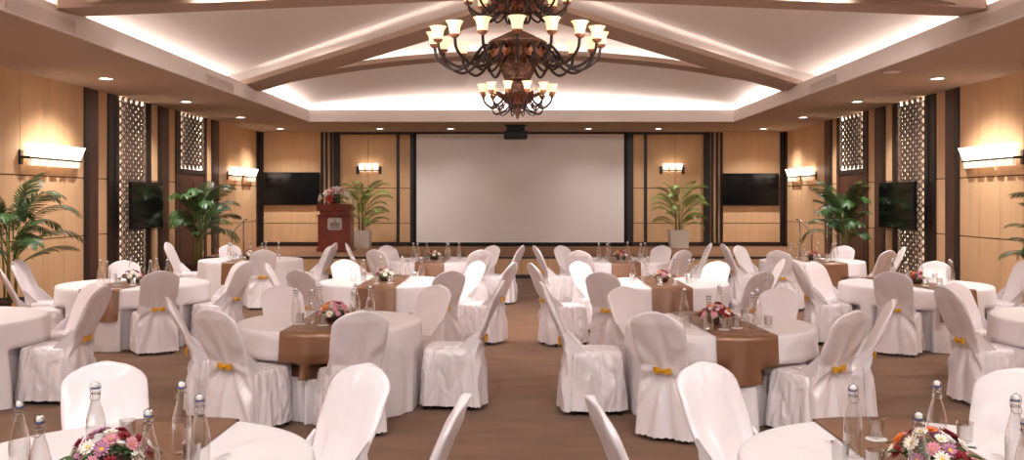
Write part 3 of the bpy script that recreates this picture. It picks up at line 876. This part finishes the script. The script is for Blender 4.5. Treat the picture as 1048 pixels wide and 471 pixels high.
bottle_p = Proto(make_bottle()); glass_p = Proto(make_glass())

DEF_B = [(-.40, -.16), (-.24, -.36), (-.15, .30), (.20, .28), (.32, -.30), (.46, .0)]
DEF_G = [(-.36, .14), (-.06, -.44), (.13, -.42), (.40, .24)]
BOT = {'FL': [(-.30, -.27), (-.09, -.52), (-.17, .10), (.27, -.42), (.20, .11), (.37, -.15)],
       'FR': [(-.30, .05), (-.24, -.47), (.10, .14), (.29, -.15), (.12, -.54)],
       'CL': [(-.26, -.22), (-.09, -.34), (-.12, .10), (.20, .20), (.29, -.42), (.37, .0)],
       'CR': [(-.20, -.52), (.05, .24), (-.32, -.03), (.20, -.40), (.31, -.12)]}
GLS = {'FL': [(-.12, .31), (.31, -.08), (-.18, -.42)], 'FR': [(-.09, .34), (.28, .26), (-.40, -.08), (-.30, -.20)],
       'CL': [(-.20, -.32), (.33, .12), (.02, -.40), (.06, .30)], 'CR': [(-.34, -.27), (.07, -.38), (.36, -.30), (-.06, -.47), (.26, .14)]}
FLO = {'FL': (.02, -.18), 'FR': (-.06, -.16), 'CL': (.06, -.10), 'CR': (-.04, -.06)}
pal_a = ['pink', 'red', 'white', 'mauve', 'pink', 'red', 'white']; pal_b = ['orange', 'white', 'red', 'mauve', 'white', 'red', 'pink']
pal_c = ['red', 'pink', 'white', 'orange']
far_b = [Proto(make_bouquet(21, pal_a, False)), Proto(make_bouquet(22, pal_c, False))]

POSW = [(0, 'at its aisle end'), ]
def clock_words(a, key):
    return None
chair_i = 0; nth = 0
SIDE = lambda d: ('stage', 'near')
for key, (cx, cy, r, words, chairs) in TABLES.items():
    loc = []
    cw = []
    for (ad, dist, sz) in chairs:
        a = radians(ad); d = dist or r+.245
        x, y = d*cos(a), d*sin(a); loc.append((x, y, a+pi, sz))
    cl, ph = tablecloth(key, cx, cy, r, words, loc)
    shown = key not in ('WL2', 'WR2')
    if shown: runner(key, cx, cy, r, words, ph, loc)
    # chairs, named by where they stand round the table, clockwise from the stage side
    order = sorted(range(len(loc)), key=lambda i: loc[i][0])
    names = {}
    for i, (x, y, ang, sz) in enumerate(loc):
        far = 'far' if y > .25*r else ('near' if y < -.25*r else 'middle')
        lr = 'left' if x < 0 else 'right'
        names.setdefault((far, lr), []).append(i)
    for (far, lr), ids in names.items():
        ids.sort(key=lambda i: loc[i][0])
        for q, i in enumerate(ids):
            x, y, ang, sz = loc[i]
            base = {'near': 'seen from behind at the near %s' % lr, 'far': 'facing the room entrance at the far %s' % lr, 'middle': 'seen side-on at the %s' % lr}[far]
            base = {'near': 'seen from behind, near %s', 'far': 'seen from front, far %s', 'middle': 'turned side-on, %s'}[far] % lr
            if len(ids) > 1: base += ' outer' if (q == 0) == (lr == 'left') else ' inner'
            o = chair_protos[chair_i % 3].get(); chair_i += 1
            o.location = (cx+x, cy+y, 0); jr = random.Random(key+str(i)).uniform(-.07, .07)
            o.rotation_euler = (0, 0, ang-pi/2+jr); o.scale = (1, 1, sz*{'near': 1.03, 'far': .97, 'middle': 1.08}[far])
            tag(o, 'white covered chair %s, at %s' % (base, words), 'chair', 'covered chairs at the round tables')
    if not shown: continue
    bs = BOT.get(key) or [(x+random.uniform(-.04, .04), y+random.uniform(-.04, .04)) for x, y in DEF_B]
    gs = GLS.get(key) or [(x+random.uniform(-.03, .03), y+random.uniform(-.03, .03)) for x, y in DEF_G]
    for lst, proto, nm, cat in ((bs, bottle_p, 'swing-top glass water bottle', 'bottle'), (gs, glass_p, 'clear drinking glass', 'glass')):
        scr = sorted(lst, key=lambda p: (cx+p[0])/(cy+p[1]))
        for q, (x, y) in enumerate(scr):
            o = proto.get(); o.location = (cx+x, cy+y, TZ+.0125); o.rotation_euler = (0, 0, random.uniform(-.5, .5))
            k = len(scr)
            w = ['leftmost', 'second from left', 'third from left', 'fourth from left', 'fifth from left', 'sixth from left'][q] if q < k-1 else 'rightmost'
            tag(o, '%s, %s on the %s' % (nm, w, words), cat, 'water bottles on the tables' if cat == 'bottle' else 'drinking glasses on the tables')
    if key == 'FL': o = make_bouquet(1, pal_a)
    elif key == 'FR': o = make_bouquet(2, pal_b)
    elif key == 'CL': o = make_bouquet(3, ['pink', 'red', 'white', 'orange', 'pink'])
    elif key == 'CR': o = make_bouquet(4, ['red', 'red', 'pink', 'orange'])
    else: o = far_b[nth % 2].get(); nth += 1
    fx, fy = FLO.get(key, (0, -.05)); o.location = (cx+fx, cy+fy, TZ+.0125)
    what = {'FL': 'pink, dark red and white', 'FR': 'white, orange and dark red'}.get(key, 'red, pink and white')
    tag(o, 'bowl of %s flowers on the %s' % (what, words), 'flower arrangement', 'table flower arrangements')

# ------------------------------------------------------------------ palms
def frond_mesh(L, droop, seed, m):
    rnd = random.Random(seed); mb = MB()
    n = 26; pts = []
    a = radians(80); p = Vector((0, 0, 0))
    for i in range(n+1):
        pts.append(p.copy()); a -= droop/n*(.4+1.2*i/n); p = p+Vector((cos(a), 0, sin(a)))*L/n
    mb.tube(pts, [.010*(1-.85*i/n)+.001 for i in range(n+1)], 5)
    for i in range(int(n*.22), n+1):
        for h in ((0, .5) if i < n else (0,)):
            f = i+h
            if f > n: break
            i0 = min(int(f), n-1); q = pts[i0].lerp(pts[i0+1], f-i0); d = (pts[i0+1]-pts[i0]).normalized()
            up = Vector((0, 1, 0)).cross(d); t = f/n
            ll = L*.31*sin(pi*min(1, max(0, (t-.12)/.95)))**.55*(1-.35*t)+.03
            for s in (-1, 1):
                ax = (d*(.75+.3*t)+Vector((0, s, 0))*.9*(1-.3*t)+up*-.32*-1*.5+Vector((0, 0, -.1))).normalized()
                ax = (ax+Vector((rnd.uniform(-.08, .08), rnd.uniform(-.08, .08), rnd.uniform(-.12, .05)))).normalized()
                wv = ax.cross(up).normalized()*.0085
                e1 = q+ax*ll*.45; e2 = q+ax*ll*.8+Vector((0, 0, -.05*ll)); e3 = q+ax*ll+Vector((0, 0, -.16*ll))
                mb.add([q-wv*.4, q+wv*.4, e1-wv, e1+wv, e2-wv*.7, e2+wv*.7, e3], [(0, 1, 3, 2), (2, 3, 5, 4), (4, 5, 6)])
    return mb.mesh('frond', m, True)
FR1 = [frond_mesh(L, dr, s, M['leaf']) for L, dr, s in ((1.0, 1.5, 1), (1.1, 2.1, 2), (.85, 1.1, 3), (1.15, 1.8, 4))]
FR2 = [frond_mesh(L, dr, s, M['leafdark']) for L, dr, s in ((1.0, 1.5, 1), (1.1, 2.1, 2), (.85, 1.1, 3), (1.15, 1.8, 4))]
def palm(loc, label, scale, n, pot, potm, seed, frs, lift=.35, avoid=None, tilt=.75, low=.5):
    rnd = random.Random(seed); e = empty('potted_palm', loc, 0, label, 'potted plant', 'potted palms')
    if pot == 'square':
        MB().loft([[(-.24,-.24,0),(.24,-.24,0),(.24,.24,0),(-.24,.24,0)], [(-.26,-.26,.5),(.26,-.26,.5),(.26,.26,.5),(-.26,.26,.5)], [(-.23,-.23,.5),(.23,-.23,.5),(.23,.23,.5),(-.23,.23,.5)], [(-.23,-.23,.45),(.23,-.23,.45),(.23,.23,.45),(-.23,.23,.45)]], capstart=True).build('pot', potm, e)
        MB().box(-.23, .23, -.23, .23, .44, .455).build('soil', M['soil'], e); ph = .45
    else:
        MB().lathe([(.001, 0), (.20, 0), (.23, .05), (.28, .46), (.30, .5), (.27, .5), (.26, .45)], 28).build('pot', potm, e, True)
        MB().lathe([(.001, .45), (.262, .45)], 28).build('soil', M['soil'], e); ph = .45
    for k in range(5):
        a = 2*pi*k/5; q = MB(); q.tube([(.07*cos(a), .07*sin(a), ph-.01), (.09*cos(a), .09*sin(a), ph+lift*.6), (.13*cos(a), .13*sin(a), ph+lift*1.15)], [.016, .013, .009], 6); q.build('stem', M['stem'], e, True)
    for k in range(n):
        a = 2.399*k+rnd.uniform(-.2, .2); lay = k/n
        if avoid is not None:
            dd = (a-avoid+pi) % (2*pi)-pi
            if abs(dd) < 1.25: a = avoid+(1.25+abs(dd)*.4)*(1 if dd > 0 else -1)
        o = link('frond', rnd.choice(frs), e, (.10*cos(a), .10*sin(a), ph+lift*(low+(1.2-low)*(1-lay))))
        o.rotation_euler = (Matrix.Rotation(a, 3, 'Z') @ Matrix.Rotation(lay*tilt-.12, 3, 'Y') @ Matrix.Rotation(rnd.uniform(-.3, .3), 3, 'X')).to_euler()
        o.scale = [scale*rnd.uniform(.85, 1.1)]*3
    return e
palm((px(375.5), 26.0, SZ), 'green palm in a white square pot on stage beside the lectern', .80, 27, 'square', M['ceramic'], 1, FR1, .75, pi/2, .62, .05)
palm((px(689), 26.0, SZ), 'green palm in a white square pot on stage away from the lectern', .80, 27, 'square', M['ceramic'], 2, FR1, .75, pi/2, .62, .05)
palm((-6.95, 19.95, 0), 'large dark palm before the door on the left wall', .95, 24, 'round', M['darkpot'], 3, FR2, .95, pi)
palm((6.95, 19.9, 0), 'large dark palm before the door on the right wall', .95, 24, 'round', M['darkpot'], 4, FR2, .95, 0)
palm((-7.02, 12.75, 0), 'dark palm under the long sconce on the left wall', .85, 22, 'round', M['darkpot'], 5, FR2, .95, pi)
palm((6.98, 12.0, 0), 'dark palm under the long sconce on the right wall', .75, 20, 'round', M['darkpot'], 6, FR2, .85, 0)

# ------------------------------------------------------------------ lectern
LX, LY = px(344)*24.3/BY, 24.3
e = empty('lectern', (LX, LY, SZ), 0, 'dark red mahogany lectern with a silver crest plaque on the stage', 'lectern')
MB().bevbox(-.46, .46, -.30, .30, 0, .10, .015).build('base', M['mahogany'], e)
MB().bevbox(-.42, .42, -.26, .26, .10, .92, .008).build('body', M['mahogany'], e)
MB().bevbox(-.46, .46, -.29, .28, .92, .955, .01).build('cornice', M['mahogany'], e)
MB().bevbox(-.38, .38, -.24, .24, .955, 1.06, .008).build('neck', M['mahogany'], e)
t_ = MB(); t_.hexa([(-.44, -.28, 1.06), (.44, -.28, 1.06), (.44, .30, 1.06), (-.44, .30, 1.06)], [(-.46, -.30, 1.24), (.46, -.30, 1.24), (.46, .32, 1.14), (-.46, .32, 1.14)]); t_.build('reading_desk', M['mahogany'], e)
pl = MB()
def rrect(w, h, r, n=6):
    out = []
    for cx_, cz_, a0 in ((w-r, h-r, 0), (-w+r, h-r, pi/2), (-w+r, -h+r, pi), (w-r, -h+r, 1.5*pi)):
        for k in range(n+1):
            a = a0+pi/2*k/n; out.append((cx_+r*cos(a), cz_+r*sin(a)))
    return out
q = rrect(.185, .155, .06)
pl.loft([[(x+.02, -.262, z+.72) for x, z in q], [(x+.02, -.278, z+.72) for x, z in q]], cap=True)
plo = pl.build('crest_plaque', M['silver'], e)
em = MB()
for sx in (-1, 1):
    em.tube([(.02+sx*(.065+.05*cos(a)), -.281, .695+.045*sin(a)) for a in [2*pi*k/20 for k in range(21)]], .009, 6, False)
    em.tube([(.02+sx*(.03+.075*t-.02*t*t), -.281, .665-.02+.09*sin(t*2.6)) for t in [k/8 for k in range(9)]], .007, 6)
em.tube([(.02+.03*cos(a), -.281, .735+.03*sin(a)) for a in [2*pi*k/16 for k in range(17)]], .008, 6, False)
em.tube([(.02, -.281, .76), (.02, -.281, .81)], .010, 6)
em.ell((.02, -.281, .82), (.014, .008, .014), 8, 5)
em.tube([(-.10, -.281, .625), (.02, -.281, .605), (.14, -.281, .625)], .008, 6)
em.build('emblem', M['mahogany'], plo, True)
# flowers on the lectern
fe = empty('flower_arrangement', (LX+.02, LY-.14, SZ+1.245), 0, 'white and red lily arrangement resting on top of the lectern', 'flower arrangement')
def lily(color, r):
    m = MB()
    for k in range(6):
        a = 2*pi*k/6; rows = []
        for i in range(7):
            t = i/6; w = r*.26*sin(pi*min(.15+.85*t, 1)); rad = r*t; z = r*.75*(1-(1-t)**2)-r*.25*t*t
            d = Vector((cos(a), sin(a), 0)); nn = Vector((-sin(a), cos(a), 0))
            c = d*rad+Vector((0, 0, z)); rows.append([tuple(c-nn*w+Vector((0,0,.1*w))), tuple(c-Vector((0,0,.15*w))), tuple(c+nn*w+Vector((0,0,.1*w)))])
        m.loft(rows, closed=False)
    return m.mesh('lily', color, True)
LW, LR = lily(PET['white'], .135), lily(mat('lily_red', rgb(170, 44, 46), .5), .14)
MB().lathe([(.001, 0), (.10, 0), (.13, .05), (.12, .06), (.001, .055)], 16).build('bowl', M['darkpot'], fe, True)
rnd = random.Random(9)
for k in range(34):
    a = rnd.uniform(0, 6.28); el = rnd.uniform(.1, 1.45); R_ = rnd.uniform(.22, .32)
    x, y, z = R_*1.35*sin(el)*cos(a), R_*.8*sin(el)*sin(a), .07+R_*cos(el)*.95
    red = abs(x-.02) < .12 and k % 2 == 0
    o = link('lily', LR if red else LW, fe, (x, y, z)); o.rotation_euler = (Matrix.Rotation(a, 3, 'Z') @ Matrix.Rotation(el, 3, 'Y')).to_euler()
m = MB()
for k in range(40):
    a = rnd.uniform(0, 6.28); el = rnd.uniform(.5, 1.7); d = Vector((1.3*sin(el)*cos(a), .8*sin(el)*sin(a), cos(el)*.9)); R_ = rnd.uniform(.16, .26)
    m.tube([(0, 0, .05), tuple(d*R_*.6+Vector((0, 0, .06))), tuple(d*R_+Vector((0, 0, .05)))], [.003, .010, .002], 4)
m.build('foliage', M['leafy'], fe, True)

# ------------------------------------------------------------------ light
def point(name, loc, e_, col, rad, par=None):
    l = bpy.data.lights.new(name, 'POINT'); l.energy = e_; l.color = col; l.shadow_soft_size = rad
    return link(name, l, par, loc)

w = bpy.data.worlds.new('world'); sc.world = w; w.use_nodes = True
w.node_tree.nodes['Background'].inputs[0].default_value = (1, .9, .82, 1); w.node_tree.nodes['Background'].inputs[1].default_value = .02
vs = sc.view_settings
vs.view_transform = 'Standard'; vs.look = 'None'; vs.gamma = 1; vs.exposure = .4; vs.use_curve_mapping = False
